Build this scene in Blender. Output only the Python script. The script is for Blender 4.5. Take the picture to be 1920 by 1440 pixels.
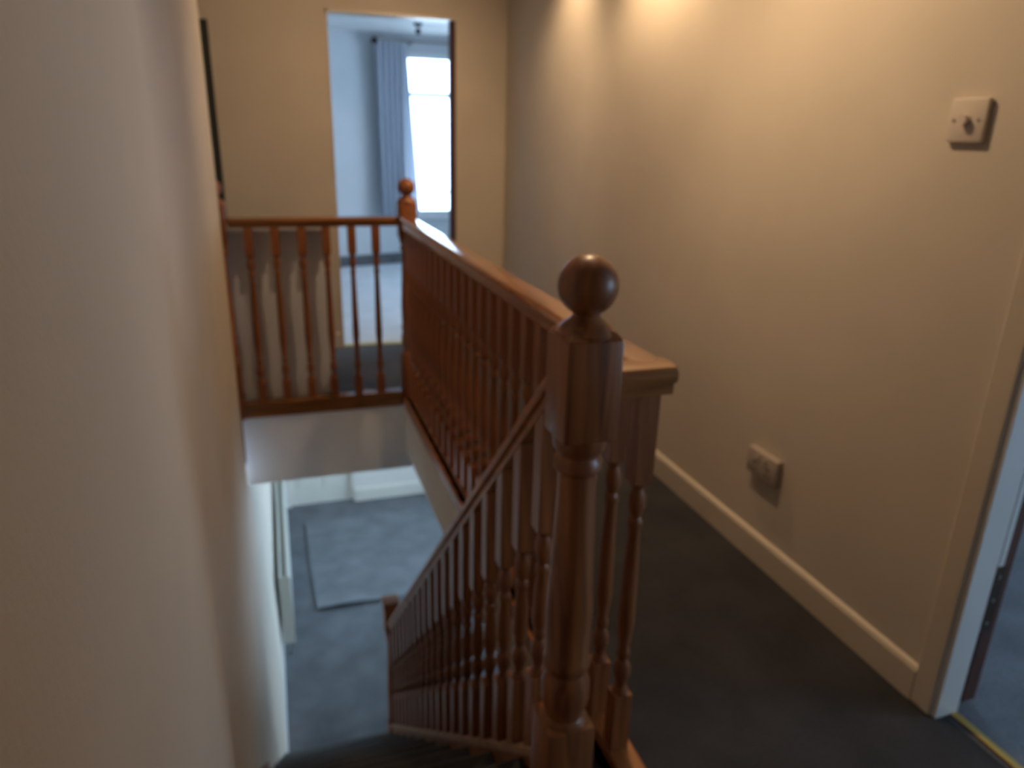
import bpy, bmesh, math, random
from mathutils import Vector, Matrix
random.seed(7)
for o in list(bpy.data.objects): bpy.data.objects.remove(o)
sc = bpy.context.scene
COL = sc.collection

# ------------------------------------------------------------------ camera
YAW, PITCH, ROLL = math.radians(18.4018), math.radians(18.9932), math.radians(1.4245)
fw = Vector((math.sin(YAW)*math.cos(PITCH), math.cos(YAW)*math.cos(PITCH), -math.sin(PITCH)))
r0 = Vector((math.cos(YAW), -math.sin(YAW), 0)); u0 = r0.cross(fw)
rt = r0*math.cos(ROLL) + u0*math.sin(ROLL); up = -r0*math.sin(ROLL) + u0*math.cos(ROLL)
cd = bpy.data.cameras.new('camera'); cam = bpy.data.objects.new('camera', cd); COL.objects.link(cam)
M = Matrix((rt, up, -fw)).transposed().to_4x4(); M.translation = Vector((0, 0, 1.3525))
cam.matrix_world = M
cd.sensor_width = 36; cd.sensor_fit = 'HORIZONTAL'; cd.lens = 36*1364/1920; cd.clip_start = .02
cd.dof.use_dof = True; cd.dof.focus_distance = .45; cd.dof.aperture_fstop = 6.6
sc.camera = cam

# ------------------------------------------------------------------ world, exposure
sc.view_settings.view_transform = 'Standard'; sc.view_settings.look = 'None'
sc.view_settings.gamma = 1; sc.view_settings.use_curve_mapping = False
sc.view_settings.exposure = 0
w = bpy.data.worlds.new('overcast_sky'); sc.world = w; w.use_nodes = True
wn = w.node_tree.nodes; wl = w.node_tree.links
bg = wn['Background']; tc = wn.new('ShaderNodeTexCoord'); sp = wn.new('ShaderNodeSeparateXYZ')
cr = wn.new('ShaderNodeValToRGB')
wl.new(tc.outputs['Generated'], sp.inputs[0]); wl.new(sp.outputs['Z'], cr.inputs[0]); wl.new(cr.outputs[0], bg.inputs[0])
cr.color_ramp.elements[0].position = -.0; cr.color_ramp.elements[0].color = (.56, .74, 1, 1)
cr.color_ramp.elements[1].position = .12; cr.color_ramp.elements[1].color = (.56, .76, 1, 1)
bg.inputs[1].default_value = 9.0

def lamp(name, kind, loc, energy, color, **kw):
    l = bpy.data.lights.new(name, kind); l.energy = energy; l.color = color
    for k, v in kw.items(): setattr(l, k, v)
    o = bpy.data.objects.new(name, l); o.location = loc; COL.objects.link(o); return o
def aim(o, tgt):
    o.rotation_euler = (Vector(tgt)-o.location).to_track_quat('-Z', 'Y').to_euler()
WARM = (1, .69, .40)
# sky portals in the window openings, two of them added for daylight (they only guide the sampling of the sky)
for nm, loc, sx, sy, tgt in (('portal_bedroom', (2.0, 7.97, 1.3), 1.2, 1.55, (2.0, 5, 1.3)),
                             ('portal_bedroom_side', (3.24, 6.3, 1.25), 2.0, 1.5, (0, 6.3, 1.25)), ('portal_room_far', (3.0, 3.54, 1.2), 2.0, 1.8, (3.0, 0, 1.2)),
                             ('portal_room', (4.24, -.95, 1.3), 2.3, 1.4, (0, -.3, 1.4)),
                             ('portal_hall', (2.44, 5.6, -1.37), 2.8, 1.85, (0, 5.6, -1.37))):
    l = lamp(nm, 'AREA', loc, 0, (1, 1, 1), shape='RECTANGLE', size=sx, size_y=sy); l.data.cycles.is_portal = True
    aim(l, tgt)

# ------------------------------------------------------------------ materials
def mat(name):
    m = bpy.data.materials.new(name); m.use_nodes = True
    nt = m.node_tree; return m, nt, nt.nodes['Principled BSDF']
def N(nt, t, **kw):
    n = nt.nodes.new(t)
    for k, v in kw.items():
        if k in n.inputs: n.inputs[k].default_value = v
        else: setattr(n, k, v)
    return n
def ramp(nt, fac, stops):
    r = nt.nodes.new('ShaderNodeValToRGB'); nt.links.new(fac, r.inputs[0]); e = r.color_ramp.elements
    e[0].position, e[0].color = stops[0][0], (*stops[0][1], 1)
    e[1].position, e[1].color = stops[-1][0], (*stops[-1][1], 1)
    for p, c in stops[1:-1]:
        q = e.new(p); q.color = (*c, 1)
    return r.outputs[0]
def coord(nt, scale=(1, 1, 1)):
    t = nt.nodes.new('ShaderNodeTexCoord'); m = nt.nodes.new('ShaderNodeMapping'); m.inputs['Scale'].default_value = scale
    nt.links.new(t.outputs['Object'], m.inputs[0]); return m.outputs[0]
def bump(nt, b, h, s, d):
    n = N(nt, 'ShaderNodeBump', Strength=s, Distance=d); nt.links.new(h, n.inputs['Height']); nt.links.new(n.outputs[0], b.inputs['Normal'])
def paint(name, col, rough=.8, var=.04, sc_=3, bs=.25, bd=.002, bscale=90):
    m, nt, b = mat(name); c = coord(nt)
    n = N(nt, 'ShaderNodeTexNoise', Scale=sc_, Detail=4.0); nt.links.new(c, n.inputs[0])
    lo = tuple(max(0, x*(1-var)) for x in col); hi = tuple(min(1, x*(1+var)) for x in col)
    nt.links.new(ramp(nt, n.outputs[0], [(.3, lo), (.7, hi)]), b.inputs['Base Color'])
    b.inputs['Roughness'].default_value = rough
    g = N(nt, 'ShaderNodeTexNoise', Scale=bscale, Detail=3.0); nt.links.new(c, g.inputs[0]); bump(nt, b, g.outputs[0], bs, bd)
    return m
def wood(name, dark, light, rough=.28, axis=2, coat=.5):
    m, nt, b = mat(name); s = [28, 28, 28]; s[axis] = 2.2; c = coord(nt, s)
    n = N(nt, 'ShaderNodeTexNoise', Scale=1.0, Detail=6.0, Distortion=1.4); nt.links.new(c, n.inputs[0])
    nt.links.new(ramp(nt, n.outputs[0], [(.3, dark), (.5, tuple((a+b_)/2 for a, b_ in zip(dark, light))), (.7, light)]), b.inputs['Base Color'])
    b.inputs['Roughness'].default_value = rough; b.inputs['Coat Weight'].default_value = coat; b.inputs['Coat Roughness'].default_value = .12
    bump(nt, b, n.outputs[0], .08, .001)
    return m
def carpet(name, lo, hi):
    m, nt, b = mat(name); c = coord(nt)
    n1 = N(nt, 'ShaderNodeTexNoise', Scale=5.0, Detail=5.0); n2 = N(nt, 'ShaderNodeTexNoise', Scale=260.0, Detail=2.0)
    nt.links.new(c, n1.inputs[0]); nt.links.new(c, n2.inputs[0])
    mx = N(nt, 'ShaderNodeMath', operation='ADD'); mm = N(nt, 'ShaderNodeMath', operation='MULTIPLY'); mm.inputs[1].default_value = .5
    nt.links.new(n1.outputs[0], mx.inputs[0]); nt.links.new(n2.outputs[0], mx.inputs[1]); nt.links.new(mx.outputs[0], mm.inputs[0])
    nt.links.new(ramp(nt, mm.outputs[0], [(.38, lo), (.62, hi)]), b.inputs['Base Color'])
    b.inputs['Roughness'].default_value = .95; b.inputs['Sheen Weight'].default_value = .5; b.inputs['Sheen Roughness'].default_value = .35; b.inputs['Specular IOR Level'].default_value = .15
    bump(nt, b, n2.outputs[0], .6, .004)
    return m
WALL = paint('magnolia_wall_paint', (.60, .53, .44))
WHITE = paint('white_emulsion', (.86, .80, .73))
BLUEW = paint('bedroom_wall_paint', (.62, .64, .66))
CEIL = paint('ceiling_paint', (.8, .8, .78))
GLOSS = paint('cream_gloss_paint', (.62, .54, .44), rough=.35, bs=.05)
WGLOSS = paint('white_gloss_paint', (.72, .72, .72), rough=.3, bs=.05)
PINE = wood('varnished_pine_upright', (.14, .042, .014), (.36, .125, .038), rough=.42, coat=.12)
PINEY = wood('varnished_pine_lengthwise', (.19, .062, .018), (.42, .155, .042), axis=1, rough=.45, coat=.1)
PINEG = wood('glossy_pine_handrail', (.19, .062, .018), (.42, .155, .042), axis=1, rough=.2, coat=1)
PINER = wood('glossy_pine_return', (.17, .06, .018), (.40, .16, .045), axis=0, rough=.3, coat=.6)
PINEC = wood('pale_pine', (.30, .15, .075), (.50, .28, .15), axis=1, rough=.5, coat=0)  # lighter pine tone for the string capping
PINEX = wood('varnished_pine_crosswise', (.11, .04, .012), (.33, .13, .035), axis=0, rough=.25)
DOORW = wood('dark_stained_door_wood', (.05, .013, .007), (.12, .035, .015), rough=.4)
DARKD = paint('dark_painted_door', (.035, .037, .033), rough=.5)
CARPET = carpet('charcoal_carpet', (.022, .022, .024), (.046, .045, .048))
CARPETL = carpet('grey_hall_carpet', (.088, .092, .100), (.155, .162, .172))
CARPETB = carpet('bedroom_carpet', (.60, .62, .66), (.74, .76, .80))
CARPETS = carpet('side_room_carpet', (.11, .12, .145), (.21, .22, .25))
RUG = carpet('pale_grey_rug_pile', (.105, .112, .122), (.19, .20, .215))
PLASTIC = paint('cream_plastic', (.62, .54, .47), rough=.35, var=.01, bs=0)
PANEL = paint('grey_white_panel_paint', (.66, .68, .74), rough=.6)
BEAM = paint('cool_white_beam_paint', (.82, .86, .91))
CREAMD = paint('cream_door_paint', (.88, .82, .72), rough=.35, bs=.05)
SOCK = paint('socket_plastic', (.42, .36, .31), rough=.4, var=.01, bs=0)
DARK = paint('dark_slot', (.02, .02, .02), var=0, bs=0)
RADM = paint('radiator_enamel', (.66, .66, .60), rough=.3, var=.01, bs=0)
SKD = wood('grey_brown_skirting', (.07, .07, .075), (.13, .13, .135), axis=0)
UPVC = paint('white_upvc', (.8, .82, .84), rough=.3, var=.0, bs=0)
def metal(name, col, rough):
    m, nt, b = mat(name); b.inputs['Base Color'].default_value = (*col, 1); b.inputs['Metallic'].default_value = 1
    n = N(nt, 'ShaderNodeTexNoise', Scale=60.0); nt.links.new(ramp(nt, n.outputs[0], [(.3, (rough*.8,)*3), (.7, (rough*1.2,)*3)]), b.inputs['Roughness']); return m
HINGE = metal('aged_hinge_metal', (.10, .075, .06), .6); BRASS = metal('brass', (.75, .52, .16), .35); STEEL = metal('dull_steel', (.35, .33, .31), .45)
def fabric(name, lo, hi, trans=0):
    m, nt, b = mat(name); c = coord(nt, (60, 60, 3)); n = N(nt, 'ShaderNodeTexNoise', Scale=2.0, Detail=3.0); nt.links.new(c, n.inputs[0])
    nt.links.new(ramp(nt, n.outputs[0], [(.3, lo), (.7, hi)]), b.inputs['Base Color']); b.inputs['Roughness'].default_value = .9
    if trans:
        t = nt.nodes.new('ShaderNodeBsdfTranslucent'); t.inputs[0].default_value = (*hi, 1); mx = nt.nodes.new('ShaderNodeMixShader'); mx.inputs[0].default_value = trans
        o = nt.nodes['Material Output']; nt.links.new(b.outputs[0], mx.inputs[1]); nt.links.new(t.outputs[0], mx.inputs[2]); nt.links.new(mx.outputs[0], o.inputs[0])
    return m
CURT = fabric('slate_blue_curtain_cloth', (.38, .40, .46), (.50, .53, .60))
NET = fabric('white_net', (.72, .74, .8), (.82, .84, .9), .5)
def glass():
    m, nt, b = mat('window_glass'); nt.nodes.remove(b)
    t = nt.nodes.new('ShaderNodeBsdfTransparent'); t.inputs[0].default_value = (.93, .96, .96, 1)
    g = nt.nodes.new('ShaderNodeBsdfGlossy'); g.inputs['Roughness'].default_value = .02
    f = N(nt, 'ShaderNodeFresnel', IOR=1.45); mx = nt.nodes.new('ShaderNodeMixShader')
    nt.links.new(f.outputs[0], mx.inputs[0]); nt.links.new(t.outputs[0], mx.inputs[1]); nt.links.new(g.outputs[0], mx.inputs[2])
    nt.links.new(mx.outputs[0], nt.nodes['Material Output'].inputs[0]); return m
GLASS = glass()
def bulb():
    m, nt, b = mat('lit_bulb'); b.inputs['Emission Color'].default_value = (*WARM, 1); b.inputs['Emission Strength'].default_value = 12; return m
BULB = bulb()

# ------------------------------------------------------------------ helpers
def box(bm, x0, x1, y0, y1, z0, z1, bev=0, seg=2):
    vs = [bm.verts.new(p) for p in ((x0, y0, z0), (x1, y0, z0), (x1, y1, z0), (x0, y1, z0), (x0, y0, z1), (x1, y0, z1), (x1, y1, z1), (x0, y1, z1))]
    fs = [bm.faces.new([vs[i] for i in f]) for f in ((3, 2, 1, 0), (4, 5, 6, 7), (0, 1, 5, 4), (1, 2, 6, 5), (2, 3, 7, 6), (3, 0, 4, 7))]
    if bev:
        es = list({e for f in fs for e in f.edges})
        bmesh.ops.bevel(bm, geom=es, offset=bev, segments=seg, profile=.5, affect='EDGES')
def prism(bm, pts, d0, d1, axis):
    """polygon pts extruded along an axis: axis 0 -> pts are (y,z); 1 -> (x,z); 2 -> (x,y)"""
    def P(p, d): return {0: (d, p[0], p[1]), 1: (p[0], d, p[1]), 2: (p[0], p[1], d)}[axis]
    a = [bm.verts.new(P(p, d0)) for p in pts]; b = [bm.verts.new(P(p, d1)) for p in pts]
    bm.faces.new(a); bm.faces.new(b[::-1]); n = len(pts)
    for i in range(n): bm.faces.new([a[i], b[i], b[(i+1) % n], a[(i+1) % n]])
def lathe(bm, prof, cx=0, cy=0, seg=20):
    rings = []
    for z, r in prof:
        rings.append([bm.verts.new((cx+r*math.cos(2*math.pi*k/seg), cy+r*math.sin(2*math.pi*k/seg), z)) for k in range(seg)])
    for a, b in zip(rings, rings[1:]):
        for k in range(seg): bm.faces.new([a[k], a[(k+1) % seg], b[(k+1) % seg], b[k]])
    bm.faces.new(rings[0][::-1]); bm.faces.new(rings[-1])
def cyl(bm, p0, p1, r, seg=12):
    p0, p1 = Vector(p0), Vector(p1); q = (p1-p0).to_track_quat('Z', 'Y')
    a, b = [], []
    for k in range(seg):
        v = q @ Vector((r*math.cos(2*math.pi*k/seg), r*math.sin(2*math.pi*k/seg), 0)); a.append(bm.verts.new(p0+v)); b.append(bm.verts.new(p1+v))
    for k in range(seg): bm.faces.new([a[k], a[(k+1) % seg], b[(k+1) % seg], b[k]])
    bm.faces.new(a[::-1]); bm.faces.new(b)
def sweep(bm, prof, A, B, side):
    """profile (s,t): s along `side` (horizontal), t straight up, placed at A and B"""
    A, B, side = Vector(A), Vector(B), Vector(side)
    a = [bm.verts.new(A+side*s+Vector((0, 0, t))) for s, t in prof]; b = [bm.verts.new(B+side*s+Vector((0, 0, t))) for s, t in prof]
    n = len(prof); bm.faces.new(a); bm.faces.new(b[::-1])
    for i in range(n): bm.faces.new([a[i], b[i], b[(i+1) % n], a[(i+1) % n]])
def obj(name, bm, m, parent=None, smooth=False, loc=None):
    bmesh.ops.recalc_face_normals(bm, faces=bm.faces)
    me = bpy.data.meshes.new(name); bm.to_mesh(me); bm.free(); me.materials.append(m)
    if smooth:
        for p in me.polygons: p.use_smooth = True
        me.set_sharp_from_angle(angle=math.radians(38))
    o = bpy.data.objects.new(name, me); COL.objects.link(o)
    if parent: o.parent = parent
    if loc: o.location = loc
    return o
def bobj(name, boxes, m, parent=None, bev=0, smooth=False):
    bm = bmesh.new()
    for b in boxes: box(bm, *b, bev=bev)
    return obj(name, bm, m, parent, smooth)
def struct(o, label=None):
    o['kind'] = 'structure'
    if label: o['label'] = label
    return o
def tag(o, label, cat, group=None):
    o['label'] = label; o['category'] = cat
    if group: o['group'] = group
    return o
def thing(name, loc, label, cat, group=None):
    o = bpy.data.objects.new(name, None); o.empty_display_size = .1; o.location = loc; COL.objects.link(o); bpy.context.view_layer.update()
    return tag(o, label, cat, group)
def part(name, bm, m, t, smooth=False):
    """mesh given in world coordinates, made a child of thing t"""
    bmesh.ops.translate(bm, verts=bm.verts, vec=-t_world(t))
    return obj(name, bm, m, t, smooth)
def t_world(t):
    v = Vector((0, 0, 0))
    while t: v += t.location; t = t.parent
    return v
def pbox(name, boxes, m, t, bev=0, smooth=False):
    bm = bmesh.new()
    for b in boxes: box(bm, *b, bev=bev)
    return part(name, bm, m, t, smooth)

# ------------------------------------------------------------------ key positions (metres; camera stands over the origin)
XR, YF, YC, YD = 1.48, 4.712, 3.709, 1.05
XF, XB, HT = .62, .667, 2.3          # fascia face, landing baluster line, ceiling height
ZL = -2.45                            # hall floor
XW = -.216                            # left stairwell wall
Y0, GO, RI = 1.213, .2447, .2227      # top nosing, going, rise

# ------------------------------------------------------------------ floors and ceilings
struct(bobj('floor', [(-.16, XR+.03, -1.6, Y0-.02, -.31, 0), (XF, XR, Y0-.02, YF+.02, -.31, 0), (-1.3, XF, YC, YF+.02, -.31, 0)], CARPET), 'charcoal carpeted landing floor')
struct(bobj('floor_bedroom', [(-1.5, 3.2, YF+.02, 8.05, -.3, .0)], CARPETB), 'grey bedroom carpet beyond the far doorway')
struct(bobj('floor_side_room', [(XR+.03, 4.3, -2.6, 3.6, -.31, -.002)], CARPETS), 'carpet of the room beyond the right doorway')
struct(bobj('floor_hall', [(-.4, 2.5, .3, 7.4, ZL-.1, ZL)], CARPETL), 'grey carpeted hall floor at the foot of the stairs')
struct(bobj('ceiling', [(-1.4, XR+.12, -1.7, YF+.12, HT, HT+.1)], CEIL))
struct(bobj('ceiling_bedroom', [(-1.6, 3.3, YF+.11, 8.1, 2.25, 2.4)], CEIL))
struct(bobj('ceiling_side_room', [(XR+.08, 4.35, -2.7, 3.7, HT, HT+.1)], CEIL))
struct(bobj('ceiling_hall', [(XF, 2.5, .3, YC, -.33, -.31), (-.4, 2.5, YC, 7.4, -.36, -.31)], CEIL))

# ------------------------------------------------------------------ walls
bm = bmesh.new(); R = .03
pts = [(-.34, -1.6), (-.16, -1.6), (-.16, 1.29)]
pts += [(-.16-R+R*math.cos(a), 1.29+R*math.sin(a)) for a in [math.pi/2*k/8 for k in range(1, 9)]] + [(-.34, 1.32)]
prism(bm, pts, -.31, HT, 2)
struct(obj('wall_left_near', bm, WALL, smooth=True), 'near left wall with a soft rounded corner')
struct(bobj('wall_left', [(-.34, XW, 1.2, 3.60, -.43, HT)], WALL), 'left stairwell wall')
bm = bmesh.new(); prism(bm, [(-.40, -.43), (XW, -.43), (-.165, ZL), (-.40, ZL)], .3, 7.25, 1)
struct(obj('wall_left_lower', bm, WALL), 'white hall wall below the stairwell wall')
struct(bobj('wall_near', [(-.34, XR+.08, -1.7, -1.6, 0, HT)], WALL))
struct(bobj('wall_landing_left', [(-1.4, -1.3, 3.5, YF+.11, -.31, HT), (-1.3, -.34, 3.5, 3.6, -.31, HT)], WALL))
OXL, OXR = .389, 1.150
DLX0, DLX1, DLH = -.98, -.242, 1.905
struct(bobj('wall_far', [(DLX1, OXL, YF, YF+.11, -.0, HT), (OXR, XR+.08, YF, YF+.11, -.0, HT), (OXL, OXR, YF, YF+.11, 2.0, HT),
                         (DLX0, DLX1, YF, YF+.11, DLH, HT), (-1.3, DLX0, YF, YF+.11, 0, HT)], WALL), 'far landing wall pierced by the bedroom doorway')
struct(bobj('wall_right', [(XR, XR+.08, 1.05, YF, 0, HT), (XR, XR+.08, .25, 1.05, 2.0, HT), (XR, XR+.08, -1.6, .25, 0, HT)], WALL), 'long right landing wall')
struct(bobj('wall_beam', [(XW, XF, YC-.012, YC+.12, -.43, -.055), (XF, 2.5, YC-.012, YC+.12, -.43, -.312)], BEAM), 'painted beam under the far balustrade')
struct(bobj('wall_fascia', [(XF-.006, XF+.02, Y0-.02, YC, -.31, -.055)], WALL), 'painted fascia of the landing edge')
# bedroom
struct(bobj('wall_bedroom_left', [(-1.6, -1.5, YF, 7.4, 0, 2.3)], BLUEW))
struct(bobj('wall_bedroom_right', [(3.2, 3.3, YF, 5.3, 0, 2.3), (3.2, 3.3, 7.3, 8.1, 0, 2.3), (3.2, 3.3, 5.3, 7.3, 0, .5), (3.2, 3.3, 5.3, 7.3, 2.0, 2.3)], BLUEW))
struct(bobj('wall_bedroom_near', [(-1.5, OXL, YF+.11, YF+.13, 0, 2.3), (OXR, 3.2, YF+.11, YF+.13, 0, 2.3), (OXL, OXR, YF+.11, YF+.13, 2.0, 2.3)], BLUEW))
bm = bmesh.new(); prism(bm, [(-1.55, 7.107), (1.36, 7.893), (1.36, 8.02), (-1.55, 7.24)], 0, 2.3, 2)
struct(obj('wall_bedroom_angled', bm, BLUEW))
WX0, WX1, WZ0, WZ1 = 1.40, 2.60, .50, 2.09
struct(bobj('wall_bedroom_far', [(1.36, WX0, 7.893, 8.02, 0, 2.3), (WX1, 3.2, 7.893, 8.02, 0, 2.3), (WX0, WX1, 7.893, 8.02, 0, WZ0), (WX0, WX1, 7.893, 8.02, WZ1, 2.3)], BLUEW))
# side room
struct(bobj('wall_side_room', [(4.2, 4.3, -2.6, -2.1, 0, HT), (4.2, 4.3, .2, 3.6, 0, HT), (4.2, 4.3, -2.1, .2, 0, .6), (4.2, 4.3, -2.1, .2, 2.0, HT),
                               (XR+.08, 2.0, 3.5, 3.6, 0, HT), (4.0, 4.3, 3.5, 3.6, 0, HT), (2.0, 4.0, 3.5, 3.6, 0, .3), (2.0, 4.0, 3.5, 3.6, 2.1, HT), (XR+.08, 4.3, -2.7, -2.6, 0, HT), (XR-.0, XR+.08, -2.7, -1.6, 0, HT)], BLUEW))
# hall
struct(bobj('wall_hall_right', [(2.4, 2.5, .3, 4.2, ZL, -.31), (2.4, 2.5, 7.0, 7.4, ZL, -.31), (2.4, 2.5, 4.2, 7.0, ZL, -2.3), (2.4, 2.5, 4.2, 7.0, -.45, -.31)], WHITE))
struct(bobj('wall_hall_far', [(-.3, -.02, 7.22, 7.35, ZL, -.31), (.62, 2.4, 7.2, 7.35, ZL, -.31), (-.02, .62, 7.22, 7.35, -.45, -.31)], WHITE))
struct(bobj('wall_hall_near', [(-.4, 2.5, .2, .3, ZL, -.31)], WHITE))

# ------------------------------------------------------------------ windows
def window(name, axis, a0, a1, d, z0, z1, bars_v, bars_h, label):
    """frame in a wall plane; axis 0: opening spans x at y=d; axis 1: spans y at x=d"""
    def B(p0, p1, q0, q1, t0, t1): return (p0, p1, d+t0, d+t1, q0, q1) if axis == 0 else (d+t0, d+t1, p0, p1, q0, q1)
    f = .045
    o = struct(bobj(name, [B(a0, a0+f, z0, z1, 0, .06), B(a1-f, a1, z0, z1, 0, .06), B(a0+f, a1-f, z0, z0+f, 0, .06), B(a0+f, a1-f, z1-f, z1, 0, .06)], UPVC), label)
    for v in bars_v: obj_ = bobj('mullion', [B(v-.025, v+.025, z0+f, z1-f, .005, .055)], UPVC, o)
    for h, t in bars_h: bobj('transom', [B(a0+f, a1-f, h-t, h+t, .004, .056)], UPVC, o)
    bobj('pane', [B(a0+f, a1-f, z0+f, z1-f, .028, .032)], GLASS, o)
    return o
wb = window('window_1', 0, WX0, WX1, 7.93, WZ0, WZ1, [2.0], [(1.708, .022), (.735, .009)], 'tall white window of the far bedroom')
bobj('window_sill', [(WX0-.0, WX1+.0, 7.85, 7.93, WZ0-.03, WZ0)], UPVC, wb)
window('window_2', 1, -2.1, .2, 4.22, .6, 2.0, [-.95], [(1.55, .02)], 'window of the room beyond the right doorway')
window('window_4', 1, 5.3, 7.3, 3.22, .5, 2.0, [6.3], [], 'unseen side window added to brighten the bedroom')  # unseen opening added to let more daylight into the bedroom
window('window_5', 0, 2.0, 4.0, 3.52, .3, 2.1, [3.0], [], 'unseen second window added to light the side room')  # unseen opening added so daylight reaches the side room carpet
window('window_3', 1, 4.2, 7.0, 2.42, -2.3, -.45, [5.6], [], 'hall window')

# ------------------------------------------------------------------ doors and their trims
# bedroom door, folded back inside the bedroom: only its dark edge shows
d = struct(bobj('door_1', [(0, .036, 0, .72, 0, 1.97)], DOORW), 'dark wooden bedroom door folded back')
d.location = (1.114, YF+.02, .012); d.rotation_euler = (0, 0, -math.radians(68))
bm = bmesh.new(); lathe(bm, [(-.03, .008), (-.012, .008), (-.01, .022), (.02, .022), (.03, .012)]);
k = obj('door_handle', bm, BRASS, d, True, (-.02, .66, 1.0)); k.rotation_euler = (0, -math.pi/2, 0)
# dark closed door at the left end of the far wall
d = struct(bobj('door_2', [(DLX0, DLX1, YF+.012, YF+.05, .0, DLH)], DARKD), 'dark door at the left end of the landing')
bobj('door_panel', [(-.90, -.66, YF+.006, YF+.012, 1.0, 1.75), (-.56, -.32, YF+.006, YF+.012, 1.0, 1.75), (-.90, -.66, YF+.006, YF+.012, .2, .8), (-.56, -.32, YF+.006, YF+.012, .2, .8)], DARKD, d)
# right door: folded flat against the inside wall, hinge edge visible
d = struct(bobj('door_3', [(XR+.097, XR+.138, 1.052, 1.80, .012, 1.97)], DOORW), 'dark wooden door folded back in the right doorway')
bobj('hinge', [(XR+.070, XR+.112, 1.043, 1.051, .235, .415)], HINGE, d, bev=.001)
bobj('edge_strip', [(XR+.083, XR+.098, 1.044, 1.052, .418, 1.9)], WGLOSS, d)
bm = bmesh.new()
for z in (.26, .325, .39): cyl(bm, (XR+.09, 1.045, z), (XR+.09, 1.040, z), .005, 8)
obj('screw', bm, STEEL, d)
# far lower white door with two panels
d = struct(bobj('door_4', [(-.02, .62, 7.24, 7.28, ZL+.01, -.45)], CREAMD), 'white door at the far end of the hall')
bobj('door_panel', [(.07, .27, 7.232, 7.24, ZL+.2, ZL+.8), (.33, .53, 7.232, 7.24, ZL+.2, ZL+.8)], CREAMD, d)
# trims
struct(bobj('trim_1', [(XR-.014, XR, 1.05, 1.108, 0, 2.06), (XR-.014, XR, .192, .25, 0, 2.06), (XR-.014, XR, .25, 1.05, 2.0, 2.06)], GLOSS, bev=.004), 'painted architrave of the right doorway')
struct(bobj('trim_2', [(XR-.006, XR+.066, 1.036, 1.052, 0, 2.0), (XR-.006, XR+.08, .25, .266, 0, 2.0), (XR-.006, XR+.08, .266, 1.036, 1.984, 2.0)], WGLOSS, bev=.002), 'white door lining of the right doorway')
struct(bobj('trim_3', [(XR+.044, XR+.064, .266, 1.036, 0, .007)], BRASS, bev=.003), 'brass carpet strip in the right doorway')
struct(bobj('trim_4', [(OXL, OXR-.0, YF+.0, YF+.05, 0, .006)], BRASS, bev=.002), 'brass carpet strip in the bedroom doorway')
struct(bobj('trim_5', [(OXL, OXL+.012, YF-.003, YF+.12, 0, 2.0), (OXL, OXR, YF-.003, YF+.12, 1.985, 2.0), (OXR-.0, OXR+.01, YF-.003, YF+.12, 0, 2.0)], GLOSS), 'lining of the bedroom doorway')
struct(bobj('trim_6', [(-.150, -.125, 7.10, 7.215, ZL, -.6)], WGLOSS), 'narrow white upright strip at the far end of the hall')  # plain white upright at the end of the left hall wall
def skirt(name, prof_pts, A, B, side, m=GLOSS):
    bm = bmesh.new(); sweep(bm, prof_pts, A, B, side); return struct(obj(name, bm, m), None)
SK = [(0, 0), (.015, 0), (.015, .086), (.010, .096), (0, .1)]
skirt('baseboard_right', SK, (XR, 1.108, 0), (XR, YF, 0), (-1, 0, 0))['label'] = 'painted skirting along the right wall'
skirt('baseboard_far', SK, (DLX1, YF, 0), (OXL-.01, YF, 0), (0, -1, 0))
skirt('baseboard_far_right', SK, (OXR+.01, YF, 0), (XR-.015, YF, 0), (0, -1, 0))
skirt('baseboard_bedroom', [(0, 0), (.018, 0), (.018, .10), (0, .11)], (-1.5, 7.12, 0), (1.36, 7.893, 0), (.26, -.965, 0), SKD)
skirt('baseboard_hall_far', [(0, 0), (.018, 0), (.018, .13), (.01, .15), (0, .15)], (.64, 7.2, ZL), (2.4, 7.2, ZL), (0, -1, 0), CREAMD)
skirt('baseboard_hall_left', [(-.01, 0), (.008, 0), (.004, .12), (-.01, .12)], (-.165, 3.75, ZL), (-.165, 7.2, ZL), (1, 0, 0), WGLOSS)

# ------------------------------------------------------------------ staircase
st = thing('staircase', (.12, Y0, 0), 'dark carpeted stairs going down between the left wall and the sloping pine banister', 'staircase')
for i in range(1, 11):
    y1 = Y0+GO*i; z = -RI*i; ya = y1-GO
    bm = bmesh.new()
    pr = [(ya-.03, z), (y1+.004, z), (y1+.012, z-.006), (y1+.015, z-.015), (y1+.012, z-.024), (y1, z-.03), (y1-.012, z-.04), (y1-.012, z-.3), (ya-.03, z-.26)]
    prism(bm, [(a, max(b, ZL)) for a, b in pr], XW+.024, .452, 0)
    part('step', bm, CARPET, st, True)
bm = bmesh.new(); prism(bm, [(Y0-.012, -.03), (Y0-.012, -.3), (Y0-.05, -.3), (Y0-.05, 0), (Y0+.006, 0), (Y0+.014, -.008), (Y0+.014, -.02)], XW+.024, .452, 0)
part('landing_nosing', bm, CARPET, st)
def zs(y): return .18-.901*(y-1.032)           # string top
bm = bmesh.new(); prism(bm, [(1.07, zs(1.07)), (3.50, zs(3.50)), (3.50, max(zs(3.5)-.33, ZL)), (1.07, zs(1.07)-.42)], .456, .494, 0)
part('outer_string', bm, PINEY, st)
bm = bmesh.new(); prism(bm, [(1.28, zs(1.28)+.02), (3.72, zs(3.72)+.02), (3.72, ZL), (3.45, ZL), (1.28, zs(1.28)-.35)], XW-.012, XW+.022, 0)
part('wall_string', bm, PINEY, st)
bm = bmesh.new(); prism(bm, [(1.07, zs(1.07)), (3.50, zs(3.50)), (3.50, zs(3.50)+.022), (1.07, zs(1.07)+.022)], .446, .504, 0)
part('string_capping', bm, PINEC, st)['label'] = 'pale pine capping'

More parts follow.
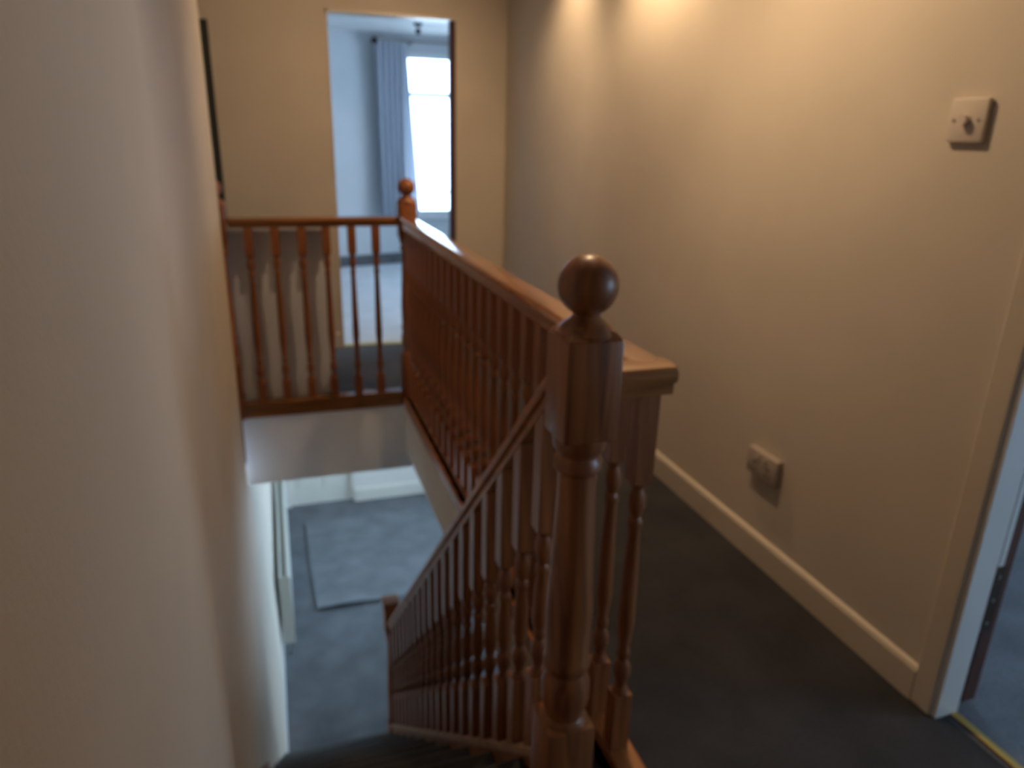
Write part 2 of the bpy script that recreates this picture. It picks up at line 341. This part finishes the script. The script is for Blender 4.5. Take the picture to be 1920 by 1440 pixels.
# ------------------------------------------------------------------ turned pieces
def newel_bm(cx, cy, ztop, zbot, w=.09, ball=True, shaft=True, zshaft=None):
    """square block, turned shaft, square base; ztop = top of block"""
    h = w/2; bm = bmesh.new()
    if shaft:
        a = ztop-.175; b = a-.60 if zshaft is None else zshaft
        box(bm, cx-h, cx+h, cy-h, cy+h, a, ztop, bev=.006)
        L = a-b
        prof = [(b-.03, h*.98), (b, h*.95), (b+.012, h*.78), (b+.02, h*.80), (b+.05, h*.97), (b+.085, h*.97), (b+.115, h*.80), (b+.125, h*.92), (b+.14, h*.92), (b+.15, h*.84), (b+.25*L+.1, h*.90),
                (b+.5*L, h*.84), (a-.12, h*.70), (a-.07, h*.68), (a-.06, h*.86), (a-.045, h*.86), (a-.035, h*.72), (a-.022, h*.92), (a, h*.97), (a+.02, h*.98)]
        lathe(bm, prof, cx, cy, 24)
        box(bm, cx-h, cx+h, cy-h, cy+h, zbot, b, bev=.006)
    else: box(bm, cx-h, cx+h, cy-h, cy+h, zbot, ztop, bev=.006)
    return bm
def ball_bm(cx, cy, z0, R=.049):
    """finial: collar, neck and ball standing on z0"""
    bm = bmesh.new(); c = z0+.04+R*.82
    prof = [(z0-.004, .047), (z0+.006, .049), (z0+.012, .045), (z0+.020, .038), (z0+.028, .026), (z0+.034, .022)]
    for k in range(2, 19):
        a = math.pi*k/19; prof.append((c-R*math.cos(a), R*math.sin(a)))
    prof = [p for i, p in enumerate(prof) if i < 6 or p[0] > z0+.034]
    prof.append((c+R, .002)); lathe(bm, prof, cx, cy, 28); return bm
def newel(t, cx, cy, ztop, zbot, w=.09, ball=True, R=.049, zshaft=None, shaft=True):
    n = part('newel_post', newel_bm(cx, cy, ztop, zbot, w, ball, shaft, zshaft), PINE, t, True)
    if ball:
        bm = ball_bm(cx, cy, ztop, R); part('ball_finial', bm, PINE, n, True)
    return n
def baluster_mesh(name, H, slope=0, w=.041, tb=.19, bb=.15):
    """square-turned-square spindle from 0 to H; ends cut to a slope (dz/dy)"""
    h = w/2; bm = bmesh.new()
    def sq(z0, z1, s0, s1):
        vs = []
        for z, s in ((z0, s0), (z1, s1)):
            for x, y in ((-h, -h), (h, -h), (h, h), (-h, h)): vs.append(bm.verts.new((x, y, z+s*y)))
        for f in ((3, 2, 1, 0), (4, 5, 6, 7), (0, 1, 5, 4), (1, 2, 6, 5), (2, 3, 7, 6), (3, 0, 4, 7)): bm.faces.new([vs[i] for i in f])
    sq(0, bb, slope, 0); sq(H-tb, H, 0, slope)
    a, b = bb, H-tb; L = b-a
    prof = [(a-.01, h*.98), (a+.006, h*.9), (a+.018, h*.55), (a+.028, h*.62), (a+.05, h*.92), (a+.07, h*.9), (a+.09, h*.52), (a+.10, h*.72), (a+.112, h*.72), (a+.12, h*.56),
            (a+.35*L, h*.90), (a+.55*L, h*.80), (b-.11, h*.60), (b-.10, h*.74), (b-.088, h*.74), (b-.08, h*.54), (b-.055, h*.86), (b-.035, h*.86), (b-.015, h*.58), (b-.004, h*.9), (b+.01, h*.98)]
    lathe(bm, prof, 0, 0, 12)
    bmesh.ops.recalc_face_normals(bm, faces=bm.faces)
    me = bpy.data.meshes.new(name); bm.to_mesh(me); bm.free(); me.materials.append(PINE)
    for p in me.polygons: p.use_smooth = True
    me.set_sharp_from_angle(angle=math.radians(38))
    return me
def spindle(me, t, p):
    o = bpy.data.objects.new('baluster', me); COL.objects.link(o); o.parent = t; o.location = Vector(p)-t_world(t); return o
RAIL = [(-.040, .026), (-.036, .014), (-.026, .010), (-.026, -.012), (.026, -.012), (.026, .010), (.036, .014), (.040, .026), (.038, .036), (.030, .044), (0, .047), (-.030, .044), (-.038, .036)]

# ------------------------------------------------------------------ landing balustrade (runs away from the camera)
lb = thing('landing_balustrade', (XB, 2.4, 0), 'long varnished pine balustrade along the landing floor edge, running back to the far ball-topped newel', 'balustrade')
bm = bmesh.new(); sweep(bm, RAIL, (XB-.005, 1.165, .905), (XB-.022, YC-.03, .905), (1, 0, 0)); part('handrail', bm, PINEG, lb, True)
bm = bmesh.new(); sweep(bm, RAIL, (.523, 1.162, .9052), (XB+.033, 1.162, .9052), (0, 1, 0)); part('handrail_return', bm, PINER, lb, True)
bm = bmesh.new(); box(bm, XF-.012, XB+.035, 1.02, YC-.045, -.055, .0, bev=.004); box(bm, XB-.032, XB+.032, 1.02, YC-.045, 0, .028, bev=.004); part('base_rail', bm, PINEY, lb)
me = baluster_mesh('landing_baluster', .862)
n = 23
for i in range(n):
    y = 1.172+i*(YC-.11-1.172)/(n-1); spindle(me, lb, (XB-.004-.016*i/n, y, .027))
newel(lb, XB-.012, YC, 1.015, -.055, .09, R=.043)

# ------------------------------------------------------------------ far cross balustrade
cb = thing('cross_balustrade', (.2, YC, 0), 'short pine balustrade across the far end of the stairwell, in front of the bedroom doorway', 'balustrade')
bm = bmesh.new(); sweep(bm, [(s*.72, t*.8) for s, t in RAIL], (-.19, YC, .912), (XB-.055, YC, .912), (0, 1, 0)); part('handrail', bm, PINEX, cb, True)
bm = bmesh.new(); box(bm, XW-.0, XB-.057, YC-.03, YC+.03, 0, .03, bev=.004); part('base_rail', bm, PINEX, cb)
bm = bmesh.new(); box(bm, XW+.001, XF-.013, YC-.022, YC+.06, -.056, 0, bev=.006); part('nosing_board', bm, PINEX, cb)['label'] = 'orange pine edge board'
me = baluster_mesh('cross_baluster', .872, w=.039, tb=.13, bb=.10)
for bx in (-.106, .014, .138, .254, .377, .495): spindle(me, cb, (bx, YC, .028))
newel(cb, -.240, YC, 1.01, -.055, .085, R=.040)

pn = thing('low_panel', (.03, YC+.07, 0), 'plain grey-white low panel standing behind the four left balusters of the far balustrade', 'panel')
pbox('board', [(-.32, .262, YC+.055, YC+.075, .004, .90)], PANEL, pn, bev=.002)
pbox('top_edging', [(-.32, .266, YC+.052, YC+.078, .898, .908)], PANEL, pn, bev=.002)

# ------------------------------------------------------------------ stair balustrade
def zr(y): return .872-.958*(y-1.236)          # handrail top
sb = thing('stair_balustrade', (.475, 2.3, -.9), 'sloping pine stair banister descending from the large near newel with a round ball', 'balustrade')
newel(sb, .473, 1.05, 1.047, -.30, .098, R=.0495, zshaft=.272)
bm = bmesh.new(); bmesh.ops.create_cone(bm, cap_ends=True, segments=4, radius1=.065, radius2=.050, depth=.012, matrix=Matrix.Translation((.473, 1.05, 1.053)) @ Matrix.Rotation(math.pi/4, 4, 'Z'))
part('newel_cap', bm, PINE, sb)
newel(sb, .475, 3.50, -1.165, ZL, .085, ball=False, zshaft=-2.05)
bm = bmesh.new(); box(bm, .475-.048, .475+.048, 3.452, 3.548, -1.167, -1.14, bev=.008); part('newel_cap', bm, PINE, sb, True)
bm = bmesh.new(); sweep(bm, [(s*.78, t-.046) for s, t in RAIL], (.475, 1.095, zr(1.095)), (.475, 3.46, zr(3.46)), (1, 0, 0)); part('handrail', bm, PINEY, sb, True)
n = 19
for i in range(n):
    y = 1.20+i*(3.37-1.20)/(n-1); zb = zs(y)+.022; H = zr(y)-.062-zb
    spindle(baluster_mesh('stair_baluster', H, -.93, w=.041, tb=.24, bb=.20), sb, (.475, y, zb))

# ------------------------------------------------------------------ dimmer switch and socket on the right wall
ds = thing('dimmer_switch', (XR, 1.305, 1.405), 'square cream dimmer switch with a round knob on the right wall near the doorway', 'switch')
bm = bmesh.new(); box(bm, XR-.014, XR, 1.305-.047, 1.305+.047, 1.357, 1.449, bev=.004); part('backplate', bm, PLASTIC, ds, True)
bm = bmesh.new(); cyl(bm, (XR-.013, 1.305, 1.403), (XR-.028, 1.305, 1.403), .011, 20); part('knob', bm, PLASTIC, ds, True)
for s in (-.031, .031):
    bm = bmesh.new(); cyl(bm, (XR-.0125, 1.305+s, 1.403), (XR-.0148, 1.305+s, 1.403), .0042, 12); part('screw', bm, STEEL, ds)
so = thing('wall_socket', (XR, 1.79, .345), 'double plug socket low on the right wall above the skirting', 'socket')
bm = bmesh.new(); box(bm, XR-.024, XR, 1.79-.075, 1.79+.075, .305, .392, bev=.003); part('faceplate', bm, SOCK, so, True)
for s in (-.036, .036):
    bm = bmesh.new()
    box(bm, XR-.0255, XR-.023, 1.79+s-.003, 1.79+s+.003, .345, .354); box(bm, XR-.0255, XR-.023, 1.79+s-.013, 1.79+s-.006, .325, .329); box(bm, XR-.0255, XR-.023, 1.79+s+.006, 1.79+s+.013, .325, .329)
    part('socket_holes', bm, DARK, so)
    bm = bmesh.new(); box(bm, XR-.028, XR-.023, 1.79+s*.55-.006, 1.79+s*.55+.006, .362, .378, bev=.001); part('rocker', bm, SOCK, so)

# ------------------------------------------------------------------ bedroom furnishings
def drape(xa, ya, xb, yb, xa2, xb2, z0, z1, folds, amp, m, name, thick=.006):
    bm = bmesh.new(); nx, nz = folds*10, 14; g = []
    for side in (0, 1):
        rows = []
        for j in range(nz+1):
            v = j/nz; row = []
            for i in range(nx+1):
                u = i/nx; x0_ = xa2+(xa-xa2)*v; x1_ = xb2+(xb-xb2)*v
                x = x0_+(x1_-x0_)*u; y = ya+(yb-ya)*u + amp*math.sin(u*folds*2*math.pi+.6*math.sin(3*v))*(.75+.25*(1-v)) + side*thick
                row.append(bm.verts.new((x, y, z0+(z1-z0)*v)))
            rows.append(row)
        g.append(rows)
    for s in (0, 1):
        for j in range(nz):
            for i in range(nx): bm.faces.new([g[s][j][i], g[s][j][i+1], g[s][j+1][i+1], g[s][j+1][i]])
    for j in range(nz):
        for i in (0, nx): bm.faces.new([g[0][j][i], g[0][j+1][i], g[1][j+1][i], g[1][j][i]])
    for i in range(nx):
        for j in (0, nz): bm.faces.new([g[0][j][i], g[0][j][i+1], g[1][j][i+1], g[1][j][i]])
    return obj(name, bm, m, smooth=True)
tag(drape(1.085, 7.70, 1.375, 7.77, 1.10, 1.375, .5, 2.17, 5, .022, CURT, 'curtain'), 'slate blue full-length curtain hanging left of the bright bedroom window', 'curtain')
tag(drape(1.385, 7.845, 1.425, 7.845, 1.42, 1.53, .53, 2.13, 2, .012, NET, 'net_curtain', .002), 'narrow white net curtain gathered at the left edge of the bedroom window', 'net curtain')
cp = thing('curtain_pole', (1.8, 7.77, 2.16), 'dark curtain pole with finial above the bedroom window', 'curtain pole')
bm = bmesh.new(); cyl(bm, (1.08, 7.70, 2.185), (1.38, 7.775, 2.185), .011); cyl(bm, (1.38, 7.775, 2.185), (2.75, 7.775, 2.185), .011); part('pole', bm, STEEL, cp, True)
bm = bmesh.new(); bmesh.ops.create_uvsphere(bm, u_segments=16, v_segments=10, radius=.032, matrix=Matrix.Translation((1.085, 7.695, 2.165))); part('finial', bm, DARK, cp, True)
for bx in (1.46, 2.67): pbox('bracket', [(bx-.01, bx+.01, 7.76, 7.892, 2.165, 2.195)], STEEL, cp)
pl = thing('pendant_lamp_holder', (1.375, 7.0, 2.25), 'small dark lamp holder hanging from the bedroom ceiling', 'light fitting')
bm = bmesh.new(); lathe(bm, [(2.225, .018), (2.235, .038), (2.25, .04)], 1.375, 7.0, 16); part('ceiling_rose', bm, DARK, pl, True)
bm = bmesh.new(); lathe(bm, [(2.16, .010), (2.165, .022), (2.20, .022), (2.212, .008), (2.226, .006)], 1.375, 7.0, 14); part('holder', bm, DARK, pl, True)

# ------------------------------------------------------------------ hall furnishings
ra = thing('radiator', (-.12, 5.8, ZL), 'long white panel radiator on the hall wall at the foot of the stairs', 'radiator')
bm = bmesh.new(); box(bm, -.095, -.070, 4.84, 6.9, -2.32, -1.76, bev=.006); part('front_panel', bm, RADM, ra, True)
bm = bmesh.new(); box(bm, -.150, -.130, 4.84, 6.9, -2.32, -1.76, bev=.006); part('rear_panel', bm, RADM, ra, True)
bm = bmesh.new()
for k in range(50): box(bm, -.130, -.095, 4.88+k*.04, 4.884+k*.04, -2.28, -1.785)
part('convector_fins', bm, RADM, ra)['kind'] = 'stuff'
bm = bmesh.new(); box(bm, -.152, -.068, 4.832, 4.842, -2.33, -1.75, bev=.002); part('end_cap', bm, RADM, ra)
bm = bmesh.new(); cyl(bm, (-.11, 4.87, ZL), (-.11, 4.87, -2.30), .008); cyl(bm, (-.11, 4.87, -2.38), (-.11, 4.87, -2.34), .018); part('valve', bm, STEEL, ra)
# loose rug / carpet piece with a lifted front edge
bm = bmesh.new(); nx, ny = 24, 24; top, bot = [], []
for j in range(ny+1):
    a, b = [], []
    for i in range(nx+1):
        u, v = i/nx, j/ny
        x = .105+u*1.35+.02*(1-v)*(1-u)-.01*math.sin(3*v); y = 5.33+v*1.50
        lift = .030*math.exp(-v*14)*math.exp(-((u-.12)/.30)**2)+.004*math.sin(7*u+3*v)**2*(1-v)*.6
        a.append(bm.verts.new((x, y, ZL+.014+lift))); b.append(bm.verts.new((x, y, ZL+.002+lift)))
    top.append(a); bot.append(b)
for j in range(ny):
    for i in range(nx):
        bm.faces.new([top[j][i], top[j][i+1], top[j+1][i+1], top[j+1][i]]); bm.faces.new([bot[j][i], bot[j+1][i], bot[j+1][i+1], bot[j][i+1]])
for i in range(nx):
    for j in (0, ny): bm.faces.new([top[j][i], bot[j][i], bot[j][i+1], top[j][i+1]])
    for k in (0, nx): bm.faces.new([top[i][k], top[i+1][k], bot[i+1][k], bot[i][k]])
tag(obj('rug', bm, RUG, smooth=True), 'pale grey rug with a lifted front edge on the hall floor', 'rug')

# ------------------------------------------------------------------ landing spotlights on the ceiling close to the right wall
fx = thing('ceiling_spotlight_bar', (1.2, 3.0, HT), 'ceiling bar with warm spotlights washing the right landing wall', 'light')
bm = bmesh.new(); box(bm, 1.175, 1.225, 2.35, 3.65, HT-.025, HT, bev=.005); box(bm, .83, .87, 1.93, 2.42, HT-.025, HT, bev=.005); box(bm, .83, 1.18, 2.38, 2.42, HT-.025, HT, bev=.005); part('bar', bm, UPVC, fx)
def head(loc, tgt, power, size, blend=.6, rad=.03):
    loc, tgt = Vector(loc), Vector(tgt); dv = (tgt-loc).normalized()
    bm = bmesh.new(); q = dv.to_track_quat('-Z', 'Y').to_matrix().to_4x4(); q.translation = loc
    lathe(bm, [(0, .036), (.07, .030), (.085, .012)], 0, 0, 16)
    # open front: drop the cap at z=0
    bmesh.ops.delete(bm, geom=[f for f in bm.faces if all(abs(v.co.z) < 1e-6 for v in f.verts)], context='FACES')
    bmesh.ops.transform(bm, matrix=q, verts=bm.verts); part('spotlight_head', bm, UPVC, fx, True)
    bm = bmesh.new(); bmesh.ops.create_uvsphere(bm, u_segments=12, v_segments=8, radius=.018, matrix=Matrix.Translation(loc-dv*.03)); part('bulb', bm, BULB, fx, True)
    l = lamp('spot_lamp', 'SPOT', loc+dv*.004, power, WARM, spot_size=math.radians(size), spot_blend=blend, shadow_soft_size=rad); aim(l, tgt)
head((1.20, 3.55, HT-.09), (1.48, 3.60, 1.75), 12, 110, .9)
head((1.20, 2.75, HT-.09), (1.48, 2.72, 1.65), 30, 130, .9)
head((1.18, 3.15, HT-.09), (.35, 4.15, 1.0), 52, 140, 1)
head((.85, 1.95, HT-.05), (1.2, 1.4, 1.0), 46, 165, 1)
